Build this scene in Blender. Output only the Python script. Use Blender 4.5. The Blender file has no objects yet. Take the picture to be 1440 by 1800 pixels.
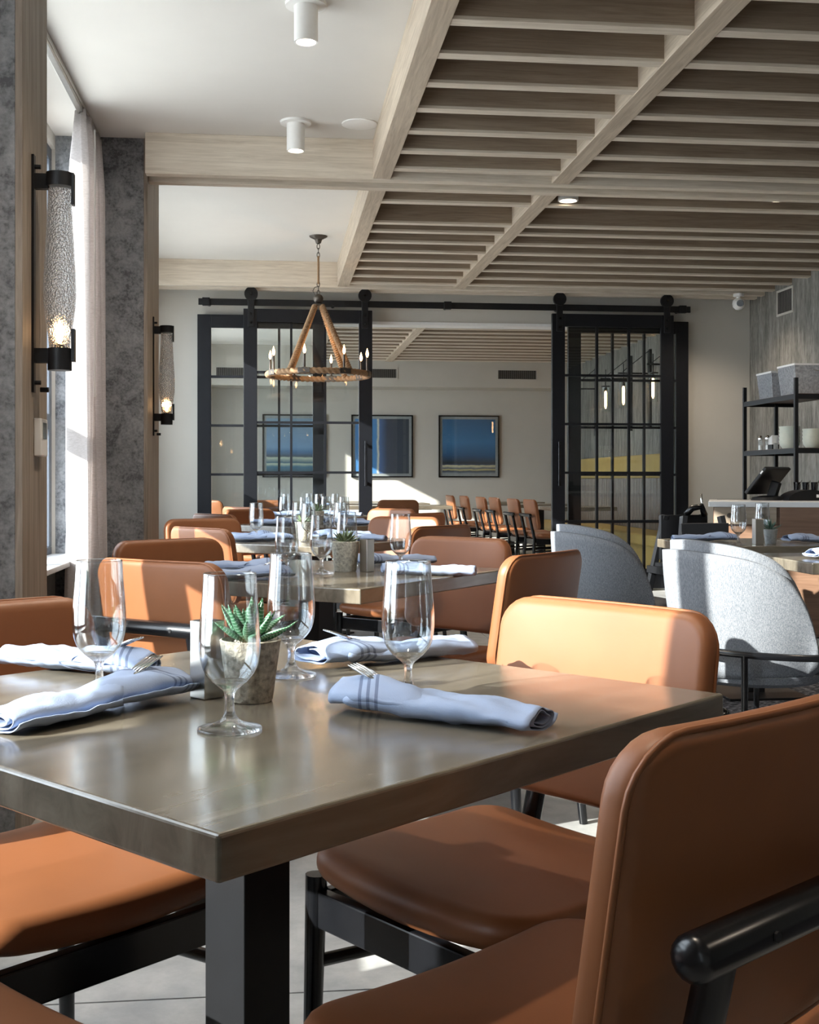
import bpy, math, random
from mathutils import Vector, Matrix
random.seed(4)
PI = math.pi
S = bpy.context.scene
COL = S.collection
# ------------------------------------------------------------------ camera
cam = bpy.data.cameras.new('camera'); camo = bpy.data.objects.new('camera', cam); COL.objects.link(camo)
camo.location = (0, 0, 1.05); camo.rotation_euler = (PI/2, 0, -math.radians(6.47))
cam.sensor_fit = 'HORIZONTAL'; cam.sensor_width = 36; cam.lens = 52.5; cam.shift_y = -55/1440
cam.clip_start = .05; cam.clip_end = 200
S.camera = camo
# ------------------------------------------------------------------ world, sun, exposure
w = bpy.data.worlds.new('sky'); S.world = w; w.use_nodes = True
wn = w.node_tree.nodes; bg = wn['Background']
bg.inputs[0].default_value = (.82, .9, 1, 1); bg.inputs[1].default_value = 7.0
sun = bpy.data.lights.new('sun', 'SUN'); sun.energy = 15; sun.angle = .0095; sun.color = (1, .95, .87)
suno = bpy.data.objects.new('sun', sun); COL.objects.link(suno)
suno.rotation_euler = Vector((.825, .385, -.413)).to_track_quat('-Z', 'Y').to_euler()
S.view_settings.view_transform = 'Standard'; S.view_settings.look = 'None'
S.view_settings.exposure = 0.45; S.view_settings.gamma = 1; S.view_settings.use_curve_mapping = False
S.cycles.caustics_refractive = False; S.cycles.caustics_reflective = False
S.cycles.max_bounces = 14; S.cycles.transparent_max_bounces = 24; S.cycles.transmission_bounces = 10
S.cycles.diffuse_bounces = 6; S.cycles.glossy_bounces = 6; S.cycles.sample_clamp_indirect = 6

# ------------------------------------------------------------------ materials
def nm(name):
    m = bpy.data.materials.new(name); m.use_nodes = True
    return m, m.node_tree.nodes, m.node_tree.links, m.node_tree.nodes['Principled BSDF']
def coords(N, L, scale=(1, 1, 1), rnd=True):
    tc = N.new('ShaderNodeTexCoord'); mp = N.new('ShaderNodeMapping'); mp.inputs['Scale'].default_value = scale
    if rnd:
        oi = N.new('ShaderNodeObjectInfo'); mu = N.new('ShaderNodeVectorMath'); mu.operation = 'SCALE'
        cb = N.new('ShaderNodeCombineXYZ')
        for k in range(3): L.new(oi.outputs['Random'], cb.inputs[k])
        L.new(cb.outputs[0], mu.inputs[0]); mu.inputs['Scale'].default_value = 13.7
        ad = N.new('ShaderNodeVectorMath'); L.new(tc.outputs['Object'], ad.inputs[0]); L.new(mu.outputs[0], ad.inputs[1])
        L.new(ad.outputs[0], mp.inputs[0])
    else: L.new(tc.outputs['Object'], mp.inputs[0])
    return mp.outputs[0]
def noise(N, L, vec, scale, detail=4, rough=.55, dist=0):
    n = N.new('ShaderNodeTexNoise'); L.new(vec, n.inputs['Vector']); n.inputs['Scale'].default_value = scale
    n.inputs['Detail'].default_value = detail; n.inputs['Roughness'].default_value = rough; n.inputs['Distortion'].default_value = dist
    return n.outputs['Fac']
def ramp(N, L, fac, stops, interp='LINEAR'):
    r = N.new('ShaderNodeValToRGB'); L.new(fac, r.inputs[0]); e = r.color_ramp; e.interpolation = interp
    while len(e.elements) < len(stops): e.elements.new(.5)
    for el, (p, c) in zip(e.elements, stops): el.position = p; el.color = (*c, 1)
    return r.outputs[0]
def bump(N, L, p, h, strength=.2, dist=.01):
    b = N.new('ShaderNodeBump'); b.inputs['Strength'].default_value = strength; b.inputs['Distance'].default_value = dist
    L.new(h, b.inputs['Height']); L.new(b.outputs[0], p.inputs['Normal'])
def plain(name, c, rough=.5, metal=0, nb=0, spec=.5, var=.08, sc=30, em=None, es=0):
    m, N, L, p = nm(name); v = coords(N, L)
    f = noise(N, L, v, sc, 3)
    L.new(ramp(N, L, f, [(.3, tuple(x*(1-var) for x in c)), (.7, tuple(min(1, x*(1+var)) for x in c))]), p.inputs['Base Color'])
    p.inputs['Roughness'].default_value = rough; p.inputs['Metallic'].default_value = metal
    p.inputs['Specular IOR Level'].default_value = spec
    if nb: bump(N, L, p, f, nb, .004)
    if em: p.inputs['Emission Color'].default_value = (*em, 1); p.inputs['Emission Strength'].default_value = es
    return m
def wood(name, axis, lo, hi, rough=.6, freq=1):
    m, N, L, p = nm(name); sc = [22*freq]*3; sc[axis] = 1.1*freq
    v = coords(N, L, sc); f = noise(N, L, v, 1.6, 7, .62, 1.2); g = noise(N, L, v, 7, 3, .6)
    mx = N.new('ShaderNodeMath'); mx.operation = 'MULTIPLY_ADD'; L.new(g, mx.inputs[0]); mx.inputs[1].default_value = .35; L.new(f, mx.inputs[2])
    L.new(ramp(N, L, mx.outputs[0], [(.45, lo), (.82, hi)]), p.inputs['Base Color'])
    p.inputs['Roughness'].default_value = rough; bump(N, L, p, mx.outputs[0], .25, .003)
    return m
def leather(name, c):
    m, N, L, p = nm(name); v = coords(N, L); f = noise(N, L, v, 260, 2); g = noise(N, L, v, 5, 3)
    L.new(ramp(N, L, g, [(.3, tuple(x*.9 for x in c)), (.7, tuple(x*1.06 for x in c))]), p.inputs['Base Color'])
    p.inputs['Roughness'].default_value = .46; p.inputs['Specular IOR Level'].default_value = .4; bump(N, L, p, f, .06, .001)
    return m
def fabric(name, lo, hi, sc=180):
    m, N, L, p = nm(name)
    a = noise(N, L, coords(N, L, (sc*.12, sc, sc)), 1.5, 3); b = noise(N, L, coords(N, L, (sc, sc, sc*.12)), 1.5, 3)
    ad = N.new('ShaderNodeMath'); L.new(a, ad.inputs[0]); L.new(b, ad.inputs[1])
    hf = N.new('ShaderNodeMath'); hf.operation = 'MULTIPLY'; L.new(ad.outputs[0], hf.inputs[0]); hf.inputs[1].default_value = .5
    L.new(ramp(N, L, hf.outputs[0], [(.4, lo), (.6, hi)]), p.inputs['Base Color']); p.inputs['Roughness'].default_value = .95
    p.inputs['Specular IOR Level'].default_value = .15; bump(N, L, p, hf.outputs[0], .4, .002)
    return m
def wallpaper(name, lo, mid, hi, sc, streak=None, cuts=(.38, .5, .62)):
    m, N, L, p = nm(name); v = coords(N, L, streak or (1, 1, 1), False)
    f = noise(N, L, v, sc, 9, .72, .3); s2 = noise(N, L, v, sc*7, 3, .6)
    mx = N.new('ShaderNodeMath'); mx.operation = 'MULTIPLY_ADD'; L.new(s2, mx.inputs[0]); mx.inputs[1].default_value = .45
    sb = N.new('ShaderNodeMath'); sb.operation = 'SUBTRACT'; L.new(f, sb.inputs[0]); sb.inputs[1].default_value = .225; L.new(sb.outputs[0], mx.inputs[2])
    L.new(ramp(N, L, mx.outputs[0], [(cuts[0], lo), (cuts[1], mid), (cuts[2], hi)]), p.inputs['Base Color'])
    p.inputs['Roughness'].default_value = .8; bump(N, L, p, mx.outputs[0], .2, .003)
    return m
def pane_glass(name, tint=(.96, .98, .98), ior=1.5, edge=.8, pw_=4.0):
    m = bpy.data.materials.new(name); m.use_nodes = True; N = m.node_tree.nodes; L = m.node_tree.links; N.clear()
    o = N.new('ShaderNodeOutputMaterial'); t = N.new('ShaderNodeBsdfTransparent'); t.inputs[0].default_value = (*tint, 1)
    g = N.new('ShaderNodeBsdfGlossy'); g.inputs['Roughness'].default_value = .0; x = N.new('ShaderNodeMixShader')
    lw = N.new('ShaderNodeLayerWeight'); lw.inputs['Blend'].default_value = .5
    pw = N.new('ShaderNodeMath'); pw.operation = 'POWER'; L.new(lw.outputs['Facing'], pw.inputs[0]); pw.inputs[1].default_value = pw_
    fr = N.new('ShaderNodeMath'); fr.operation = 'MULTIPLY_ADD'; L.new(pw.outputs[0], fr.inputs[0]); fr.inputs[1].default_value = edge; fr.inputs[2].default_value = (ior-1)**2/(ior+1)**2
    L.new(fr.outputs[0], x.inputs[0]); L.new(t.outputs[0], x.inputs[1]); L.new(g.outputs[0], x.inputs[2]); L.new(x.outputs[0], o.inputs[0])
    return m
def solid_glass(name, clear=.5, bumpy=0, tint=(1, 1, 1)):
    m = bpy.data.materials.new(name); m.use_nodes = True; N = m.node_tree.nodes; L = m.node_tree.links; N.clear()
    o = N.new('ShaderNodeOutputMaterial'); t = N.new('ShaderNodeBsdfTransparent'); g = N.new('ShaderNodeBsdfGlass')
    g.inputs['IOR'].default_value = 1.48; g.inputs['Roughness'].default_value = 0; g.inputs[0].default_value = (*tint, 1)
    x = N.new('ShaderNodeMixShader'); x.inputs[0].default_value = 1-clear
    L.new(t.outputs[0], x.inputs[1]); L.new(g.outputs[0], x.inputs[2]); L.new(x.outputs[0], o.inputs[0])
    if bumpy:
        v = coords(N, L, (1, 1, 1)); vo = N.new('ShaderNodeTexVoronoi'); L.new(v, vo.inputs['Vector']); vo.inputs['Scale'].default_value = bumpy
        b = N.new('ShaderNodeBump'); b.inputs['Strength'].default_value = 1; b.inputs['Distance'].default_value = .007
        L.new(vo.outputs['Distance'], b.inputs['Height']); L.new(b.outputs[0], g.inputs['Normal'])
    return m
def glow(name, c, s):
    m, N, L, p = nm(name); p.inputs['Base Color'].default_value = (*c, 1)
    p.inputs['Emission Color'].default_value = (*c, 1); p.inputs['Emission Strength'].default_value = s
    return m

M = {}
M['white'] = plain('ceiling paint', (.68, .655, .615), .85, var=.015, sc=3)
M['wallpaint'] = plain('warm grey wall paint', (.53, .505, .455), .8, var=.02, sc=4)
M['beam'] = wood('limed oak along y', 1, (.39, .315, .235), (.60, .505, .395))
M['slat'] = wood('limed oak along x shaded', 0, (.21, .155, .105), (.34, .265, .195))  # oak darkened in the colour for the shadow on the slat sides
M['edge'] = wood('limed oak edge brightened', 0, (.54, .46, .365), (.74, .66, .55))  # same oak, lightened in the colour for light bounced onto undersides
M['woodz'] = wood('limed oak upright', 2, (.17, .135, .105), (.33, .275, .225))
M['paper'] = wallpaper('mottled grey wallpaper', (.09, .095, .105), (.18, .188, .2), (.28, .29, .305), 9.5, None, (.36, .46, .64))
M['streak'] = wallpaper('streaked grey wallpaper', (.1, .095, .085), (.2, .19, .17), (.32, .305, .28), 1.0, (14, 14, 2.2), (.33, .5, .68))
M['leather'] = leather('tan leather', (.235, .086, .033))
M['black'] = plain('black lacquered metal', (.005, .0055, .007), .25, var=.1)
M['blackm'] = plain('matte black steel', (.006, .0065, .008), .45, var=.1, spec=.35)
M['door'] = plain('black painted door frame', (.007, .008, .011), .42, var=.1, spec=.3)
M['alu'] = plain('dark anodised window frame', (.10, .115, .14), .4, .3, var=.05)
M['chrome'] = plain('chrome', (.8, .8, .8), .12, 1, var=.02)
M['steel'] = plain('brushed steel', (.62, .6, .56), .28, 1, var=.05)
M['pot'] = plain('speckled cement', (.42, .38, .31), .9, nb=.9, var=.5, sc=110)
M['potpale'] = plain('pale cement', (.6, .58, .5), .9, nb=.9, var=.35, sc=110)
M['potg'] = plain('grey cement', (.3, .32, .33), .85, nb=.4, var=.2, sc=90)
M['gravel'] = plain('pale gravel', (.55, .5, .42), .95, nb=1, var=.35, sc=300)
M['rope'] = plain('jute rope', (.3, .18, .095), .9, nb=.6, var=.25, sc=220)
M['bronze'] = plain('aged bronze', (.09, .075, .062), .45, .6, var=.2)
M['enamel'] = plain('white enamel', (.8, .79, .77), .4, var=.02)
M['marble'] = plain('white quartz', (.78, .78, .77), .2, var=.08, sc=4)
M['walnut'] = wood('brown walnut veneer', 0, (.14, .075, .045), (.24, .14, .09), .45, .5)
M['taupe'] = wood('taupe oak drawer', 0, (.22, .17, .125), (.33, .265, .2), .5, .5)
M['shelfwood'] = wood('dark shelf board', 1, (.06, .035, .025), (.12, .07, .05), .5)
M['tub'] = fabric('woven grey upholstery', (.115, .13, .155), (.27, .285, .31), 420)
M['yellow'] = plain('mustard vinyl', (.42, .29, .085), .5, var=.08, sc=5)
M['stripe'] = plain('taupe channel vinyl', (.17, .14, .12), .5, var=.15, sc=8)
M['basket'] = plain('grey woven fibre', (.36, .37, .39), .9, nb=.3, var=.3, sc=60)
M['bowl'] = plain('cream stoneware', (.62, .64, .55), .35, var=.03)
M['sill'] = plain('pale stone sill', (.55, .56, .57), .3, var=.06)
M['pane'] = pane_glass('clear pane')
M['goblet'] = solid_glass('clear goblet glass', .3)
M['thin'] = pane_glass('thin goblet glass', (.93, .945, .955), 1.8, .95, 2.2)
M['seeded'] = solid_glass('seeded glass', .3, 150)
M['flame'] = glow('warm filament', (1, .55, .22), 14)
M['lamp'] = glow('lamp lens', (1, .82, .62), 9)
M['green'] = None
def leafmat(name, a, b, bands):
    m, N, L, p = nm(name); tc = N.new('ShaderNodeTexCoord'); sp = N.new('ShaderNodeSeparateXYZ'); L.new(tc.outputs['Object'], sp.inputs[0])
    n = noise(N, L, tc.outputs['Object'], 300, 2); mu = N.new('ShaderNodeMath'); mu.operation = 'MULTIPLY_ADD'; L.new(sp.outputs[0], mu.inputs[0]); mu.inputs[1].default_value = 1500; L.new(n, mu.inputs[2])
    si = N.new('ShaderNodeMath'); si.operation = 'SINE'; L.new(mu.outputs[0], si.inputs[0])
    L.new(ramp(N, L, si.outputs[0], [(.7, a), (.92, b if bands else a)]), p.inputs['Base Color']); p.inputs['Roughness'].default_value = .35
    p.inputs['Subsurface Weight'].default_value = 0
    return m
M['green'] = leafmat('banded succulent leaf', (.045, .17, .075), (.4, .5, .42), True)
M['sage'] = leafmat('sage succulent leaf', (.16, .22, .12), (.2, .25, .2), False)
M['darkleaf'] = leafmat('dark succulent leaf', (.03, .08, .06), (.1, .2, .15), True)
def tablemat():
    m, N, L, p = nm('taupe stone laminate'); v = coords(N, L, (2, 14, 10)); f = noise(N, L, v, 1.5, 6, .6, .8)
    L.new(ramp(N, L, f, [(.35, (.105, .09, .068)), (.68, (.18, .156, .12))]), p.inputs['Base Color'])
    p.inputs['Roughness'].default_value = .17; p.inputs['Specular IOR Level'].default_value = .8
    f2 = noise(N, L, coords(N, L, (3, 3, 3)), 3, 3)
    L.new(ramp(N, L, f2, [(.3, (.14,)*3), (.7, (.23,)*3)]), p.inputs['Roughness'])
    return m
M['table'] = tablemat()
def floormat():
    m, N, L, p = nm('polished concrete'); v = coords(N, L, (1, 1, 1), False)
    a = noise(N, L, v, 1.3, 8, .6, .5); b = noise(N, L, v, 9, 6, .7, .2)
    mx = N.new('ShaderNodeMath'); mx.operation = 'MULTIPLY_ADD'; L.new(b, mx.inputs[0]); mx.inputs[1].default_value = .6; L.new(a, mx.inputs[2])
    L.new(ramp(N, L, mx.outputs[0], [(.55, (.15, .155, .16)), (.68, (.30, .305, .305)), (.95, (.46, .46, .45))]), p.inputs['Base Color'])
    p.inputs['Roughness'].default_value = .42; bump(N, L, p, b, .08, .004)
    return m
M['concrete'] = floormat()
def carpetmat():
    m, N, L, p = nm('dark flecked carpet'); v = coords(N, L, (26, 60, 1), False); f = noise(N, L, v, 1.2, 3, .6)
    L.new(ramp(N, L, f, [(.5, (.012, .013, .02)), (.6, (.2, .2, .22))], 'LINEAR'), p.inputs['Base Color']); p.inputs['Roughness'].default_value = 1
    bump(N, L, p, f, .5, .004); return m
M['carpet'] = carpetmat()
def napkinmat():
    m, N, L, p = nm('blue grey cotton'); tc = N.new('ShaderNodeTexCoord'); sp = N.new('ShaderNodeSeparateXYZ'); L.new(tc.outputs['Object'], sp.inputs[0])
    # three thin dark stripes woven near the folded edge
    d = N.new('ShaderNodeMath'); d.operation = 'MULTIPLY_ADD'; L.new(sp.outputs[1], d.inputs[0]); d.inputs[1].default_value = .6; L.new(sp.outputs[0], d.inputs[2])
    r = ramp(N, L, (lambda q: (L.new(d.outputs[0], q.inputs[0]), q.outputs[0])[1])(remap(N, -.16, .16)),
             [(.0, (.31, .38, .53)), (.17, (.16, .2, .3)), (.185, (.31, .38, .53)), (.21, (.16, .2, .3)), (.225, (.31, .38, .53)), (.25, (.16, .2, .3)), (.265, (.31, .38, .53))], 'CONSTANT')
    L.new(r, p.inputs['Base Color']); p.inputs['Roughness'].default_value = .95; p.inputs['Specular IOR Level'].default_value = .15
    bump(N, L, p, noise(N, L, coords(N, L, (1, 1, 1)), 500, 2), .3, .001); return m
def remap(N, a, b):
    q = N.new('ShaderNodeMapRange'); q.inputs['From Min'].default_value = a; q.inputs['From Max'].default_value = b; return q
M['napkin'] = napkinmat()
def curtainmat():
    m, N, L, p = nm('linen curtain'); f = noise(N, L, coords(N, L, (60, 60, 400), False), 1, 3)
    c = ramp(N, L, f, [(.35, (.6, .56, .545)), (.65, (.74, .7, .69))]); L.new(c, p.inputs['Base Color']); p.inputs['Roughness'].default_value = .95
    t = N.new('ShaderNodeBsdfTranslucent'); L.new(c, t.inputs[0]); x = N.new('ShaderNodeMixShader'); x.inputs[0].default_value = .4
    o = N['Material Output']; L.new(p.outputs[0], x.inputs[1]); L.new(t.outputs[0], x.inputs[2]); L.new(x.outputs[0], o.inputs[0]); return m
M['curtain'] = curtainmat()
def artmat(name, kind):
    m, N, L, p = nm(name); tc = N.new('ShaderNodeTexCoord'); sp = N.new('ShaderNodeSeparateXYZ'); L.new(tc.outputs['Generated'], sp.inputs[0])
    n = noise(N, L, tc.outputs['Generated'], 5, 5, .6, .6)
    ad = N.new('ShaderNodeMath'); ad.operation = 'MULTIPLY_ADD'; L.new(n, ad.inputs[0]); ad.inputs[1].default_value = .05
    if kind == 0:
        L.new(sp.outputs[2], ad.inputs[2]); st = [(0, (.25, .26, .27)), (.07, (.02, .03, .06)), (.1, (.4, .33, .15)), (.12, (.04, .05, .09)), (.17, (.45, .4, .25)), (.19, (.03, .04, .07)), (.22, (.02, .022, .025)), (.36, (.02, .06, .13)), (.6, (.035, .12, .25)), (.98, (.03, .08, .16))]
    elif kind == 1:
        L.new(sp.outputs[0], ad.inputs[2]); st = [(0, (.05, .15, .33)), (.2, (.04, .13, .3)), (.42, (.05, .15, .32)), (.45, (.45, .42, .32)), (.48, (.05, .09, .2)), (.62, (.035, .04, .06)), (.99, (.03, .035, .045))]
    else:
        L.new(sp.outputs[2], ad.inputs[2]); st = [(0, (.02, .025, .03)), (.15, (.03, .1, .16)), (.2, (.35, .36, .28)), (.22, (.02, .07, .12)), (.31, (.35, .36, .28)), (.33, (.04, .05, .07)), (.42, (.04, .1, .2)), (.5, (.12, .2, .32)), (.95, (.14, .2, .28))]
    st = [(a_, tuple(min(1, q*2.0) for q in c_)) for a_, c_ in st]
    L.new(ramp(N, L, ad.outputs[0], st), p.inputs['Base Color']); p.inputs['Roughness'].default_value = .6; return m

# ------------------------------------------------------------------ mesh helpers
class MB:
    def __init__(s): s.v = []; s.f = []
    def box(s, x0, x1, y0, y1, z0, z1, mtx=None):
        n = len(s.v); p = [(x, y, z) for z in (z0, z1) for y in (y0, y1) for x in (x0, x1)]
        if mtx: p = [tuple(mtx @ Vector(q)) for q in p]
        s.v += p; s.f += [tuple(n+i for i in q) for q in ((0, 2, 3, 1), (4, 5, 7, 6), (0, 1, 5, 4), (2, 6, 7, 3), (0, 4, 6, 2), (1, 3, 7, 5))]
        return s
    def tube(s, pts, r, n=12, cap=True, rf=None, closed=False):
        pts = [Vector(p) for p in pts]; k = len(pts); base = len(s.v); up = None
        for i, p in enumerate(pts):
            if closed: t = (pts[(i+1) % k]-pts[i-1]).normalized()
            else: t = (pts[min(i+1, k-1)]-pts[max(i-1, 0)]).normalized()
            if up is None: up = t.orthogonal().normalized()
            up = (up-t*up.dot(t)).normalized(); b = t.cross(up)
            ri = r[i] if isinstance(r, (list, tuple)) else r
            for j in range(n):
                a = 2*PI*j/n; rr = ri*(rf(i, a) if rf else 1)
                s.v.append(tuple(p+up*math.cos(a)*rr+b*math.sin(a)*rr))
        for i in range(k if closed else k-1):
            for j in range(n):
                a = base+i*n+j; b_ = base+i*n+(j+1) % n; c = base+((i+1) % k)*n+(j+1) % n; d = base+((i+1) % k)*n+j
                s.f.append((a, b_, c, d))
        if cap and not closed:
            s.f.append(tuple(base+j for j in reversed(range(n)))); s.f.append(tuple(base+(k-1)*n+j for j in range(n)))
        return s
    def rod(s, a, b, r, n=12, rb=None): return s.tube([a, b], [r, r if rb is None else rb], n)
    def capsule(s, a, b, r, n=16):
        a = Vector(a); b = Vector(b); t = (b-a).normalized(); pts = []; rs = []
        for k in range(5): q = PI/2*k/4; pts.append(a-t*r*(math.cos(q))*.6+t*.0); rs.append(max(.0005, r*math.sin(q)))
        for k in range(5): q = PI/2*k/4; pts.append(b+t*r*math.sin(q)*.6); rs.append(max(.0005, r*math.cos(q)))
        pts[4] = a+t*.0001
        return s.tube(pts, rs, n)
    def lathe(s, prof, c=(0, 0, 0), n=32, caps=True):
        base = len(s.v); k = len(prof)
        for (r, z) in prof:
            for j in range(n):
                a = 2*PI*j/n; s.v.append((c[0]+r*math.cos(a), c[1]+r*math.sin(a), c[2]+z))
        for i in range(k-1):
            for j in range(n):
                s.f.append((base+i*n+j, base+i*n+(j+1) % n, base+(i+1)*n+(j+1) % n, base+(i+1)*n+j))
        if caps:
            s.f.append(tuple(base+j for j in reversed(range(n)))); s.f.append(tuple(base+(k-1)*n+j for j in range(n)))
        return s
    def grid(s, fn, nu, nv, wrap=False):
        base = len(s.v)
        for i in range(nu+1):
            for j in range(nv+(0 if wrap else 1)): s.v.append(tuple(fn(i/nu, j/nv)))
        m = nv if wrap else nv+1
        for i in range(nu):
            for j in range(nv):
                s.f.append((base+i*m+j, base+i*m+(j+1) % m, base+(i+1)*m+(j+1) % m, base+(i+1)*m+j))
        return s
    def build(s, name, mat, parent=None, smooth=False, bevel=0, solid=0, seg=2, sub=0):
        me = bpy.data.meshes.new(name); me.from_pydata(s.v, [], s.f); me.update()
        o = bpy.data.objects.new(name, me); COL.objects.link(o)
        me.materials.append(M[mat] if isinstance(mat, str) else mat)
        if smooth:
            me.polygons.foreach_set('use_smooth', [True]*len(me.polygons))
            if smooth == 'auto':
                me.set_sharp_from_angle(angle=math.radians(40))
        if solid:
            d = o.modifiers.new('s', 'SOLIDIFY'); d.thickness = solid; d.offset = 0
        if bevel:
            d = o.modifiers.new('b', 'BEVEL'); d.width = bevel; d.segments = seg; d.limit_method = 'ANGLE'
        if sub:
            d = o.modifiers.new('u', 'SUBSURF'); d.levels = sub; d.render_levels = sub
        if parent: o.parent = parent
        return o
def rr_loop(w, h, r, n):
    out = []; r = max(.0005, min(r, w/2-.0001, h/2-.0001))
    for k, (cx, cy) in enumerate(((w/2-r, h/2-r), (-w/2+r, h/2-r), (-w/2+r, -h/2+r), (w/2-r, -h/2+r))):
        for i in range(n):
            a = PI/2*k+PI/2*i/(n-1); out.append((cx+r*math.cos(a), cy+r*math.sin(a)))
    # extra points on the straight runs so that the pad can bend
    res = []; L_ = len(out)
    for i in range(L_):
        res.append(out[i])
        if i % n == n-1:
            a, b = out[i], out[(i+1) % L_]
            for t in range(1, 6): res.append((a[0]+(b[0]-a[0])*t/6, a[1]+(b[1]-a[1])*t/6))
    return res
def pad(w, h, r, th, er, fn, crown=0, n=7):
    """soft rounded slab in the a-b plane, c is thickness; fn maps (a,b,c) to space"""
    m = MB(); lev = []
    for k in range(7, 0, -1): lev.append((None, k/8, -1))
    for k in range(6): q = PI/2*k/5; lev.append((er*(1-math.sin(q)), 1, -th/2+er*(1-math.cos(q)) if er*2 <= th else -th/2*math.cos(q)))
    for k in range(6): q = PI/2*k/5; lev.append((er*(1-math.cos(q)), 1, th/2-er*(1-math.sin(q)) if er*2 <= th else th/2*math.sin(q)))
    for k in range(1, 8): lev.append((None, 1-k/8, 1))
    base_in = rr_loop(w-2*er, h-2*er, max(.004, r-er), n); cnt = len(base_in)
    lev[0:7] = [(None, k/8, -1) for k in range(1, 8)]
    for ins, s, c in lev:
        if ins is None:
            # ease the crown in from the border
            cr = crown*(1-s**3)
            for (a, b) in base_in: m.v.append(tuple(fn(a*s, b*s, c*(th/2+cr))))
        else:
            for (a, b) in rr_loop(w-2*ins, h-2*ins, max(.004, r-ins), n): m.v.append(tuple(fn(a, b, c)))
    for i in range(len(lev)-1):
        for j in range(cnt): m.f.append((i*cnt+j, i*cnt+(j+1) % cnt, (i+1)*cnt+(j+1) % cnt, (i+1)*cnt+j))
    m.f.append(tuple(reversed(range(cnt)))); q = (len(lev)-1)*cnt; m.f.append(tuple(q+j for j in range(cnt)))
    return m
def thing(name, label, cat, loc=(0, 0, 0), rz=0, group=None):
    o = bpy.data.objects.new(name, None); COL.objects.link(o); o.location = loc; o.rotation_euler = (0, 0, rz)
    o.empty_display_size = .05
    return tag(o, label, cat, group)
def tag(o, label, cat, group=None):
    o['label'] = label; o['category'] = cat
    if group: o['group'] = group
    return o
def struct(o): o['kind'] = 'structure'; return o
KIDS = {}
def copy_tree(o, parent=None):
    c = o.copy(); COL.objects.link(c)
    if parent: c.parent = parent
    for ch in list(o.children): copy_tree(ch, c)
    return c
def link_copy(o, loc, parent=None, rot=None):
    c = o.copy(); COL.objects.link(c); c.location = loc
    if parent: c.parent = parent
    if rot: c.rotation_euler = rot
    return c
def place(o, loc, rz, label, group=None, cat=None):
    o.location = loc; o.rotation_euler = (0, 0, rz); o['label'] = label
    if group: o['group'] = group
    if cat: o['category'] = cat
    return o
RAD = math.radians

# ================================================================== ROOM SHELL
XW, XR, YB, YF, ZC = -1.28, 4.65, 11.3, 18.3, 3.05     # window plane, right wall, divider, far wall, ceiling
base = struct(MB().box(-1.6, 5, -4.3, 18.7, -.2, -.012).build('floor', 'concrete'))
ys = [-4.3, -.55, 2.46, 5.47, 8.48, 11.5, 14.5, 18.7]; xs = [-1.6, 1.42, 5.0]
for i in range(len(ys)-1):
    for j in range(len(xs)-1):
        MB().box(xs[j]+.003, xs[j+1]-.003, ys[i]+.003, ys[i+1]-.003, -.012, 0).build('floor_slab', 'concrete', base)
crp = MB().box(1.23, 4.64, -2.5, 7.2, .001, .008).build('carpet', 'carpet'); tag(crp, 'dark flecked carpet beside the concrete floor under the grey tub chairs', 'carpet')
ceil = struct(MB().box(-1.6, 5, -4.3, 18.7, ZC, ZC+.2).build('ceiling', 'white'))
g = struct(MB().box(-60, 60, -60, 70, -.5, -.3).build('ground', plain('outdoor paving', (.6, .59, .57), .9, var=.1, sc=2)))

# left wall: sill band, head band and piers between the window openings
WIN = [(-3.7, -2.3, 2.97), (.86, 3.62, 2.97), (4.0, 7.11, 2.97), (7.8, 10.9, 2.75), (12.2, 14.4, 2.75), (14.8, 17.26, 2.75)]
SILL = .60
wl = MB(); edges = [-4.3]
wl.box(XW-.22, XW+.02, -4.3, 18.7, -.2, SILL)
y = -4.3
for a, b, h in WIN:
    wl.box(XW-.22, XW+.02, y, a, SILL, ZC); wl.box(XW-.22, XW+.02, a, b, h, ZC); y = b
wl.box(XW-.22, XW+.02, y, 18.7, SILL, ZC)
struct(wl.build('wall_left', 'wallpaint'))
struct(MB().box(XR, XR+.2, -4.3, 18.7, -.2, ZC).build('wall_right', 'streak'))
struct(MB().box(-1.6, 5, YF, YF+.2, -.2, ZC).build('wall_far', 'wallpaint'))
soff = struct(MB().box(-1.6, 5, 17.7, YF, 2.45, ZC).build('wall_bulkhead', 'wallpaint'))
OX0, OX1, OZ = -.62, 3.86, 2.56
wd = MB().box(-1.28, OX0, YB, YB+.18, -.1, ZC).box(OX1, 4.65, YB, YB+.18, -.1, ZC).box(OX0, OX1, YB, YB+.18, OZ, ZC)
struct(wd.build('wall_divider', 'wallpaint'))
tr = MB().box(OX0-.0, OX0+.03, YB-.01, YB+.19, 0, OZ).box(OX1-.03, OX1, YB-.01, YB+.19, 0, OZ).box(OX0, OX1, YB-.01, YB+.19, OZ-.03, OZ)
struct(tr.build('trim_1', 'enamel'))
wb = MB().box(-1.28, 2.3, -4.3, -4.1, -.1, ZC).box(2.3, 4.65, -4.3, -4.1, -.1, ZC)
struct(wb.build('wall_behind', 'wallpaint'))

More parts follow.
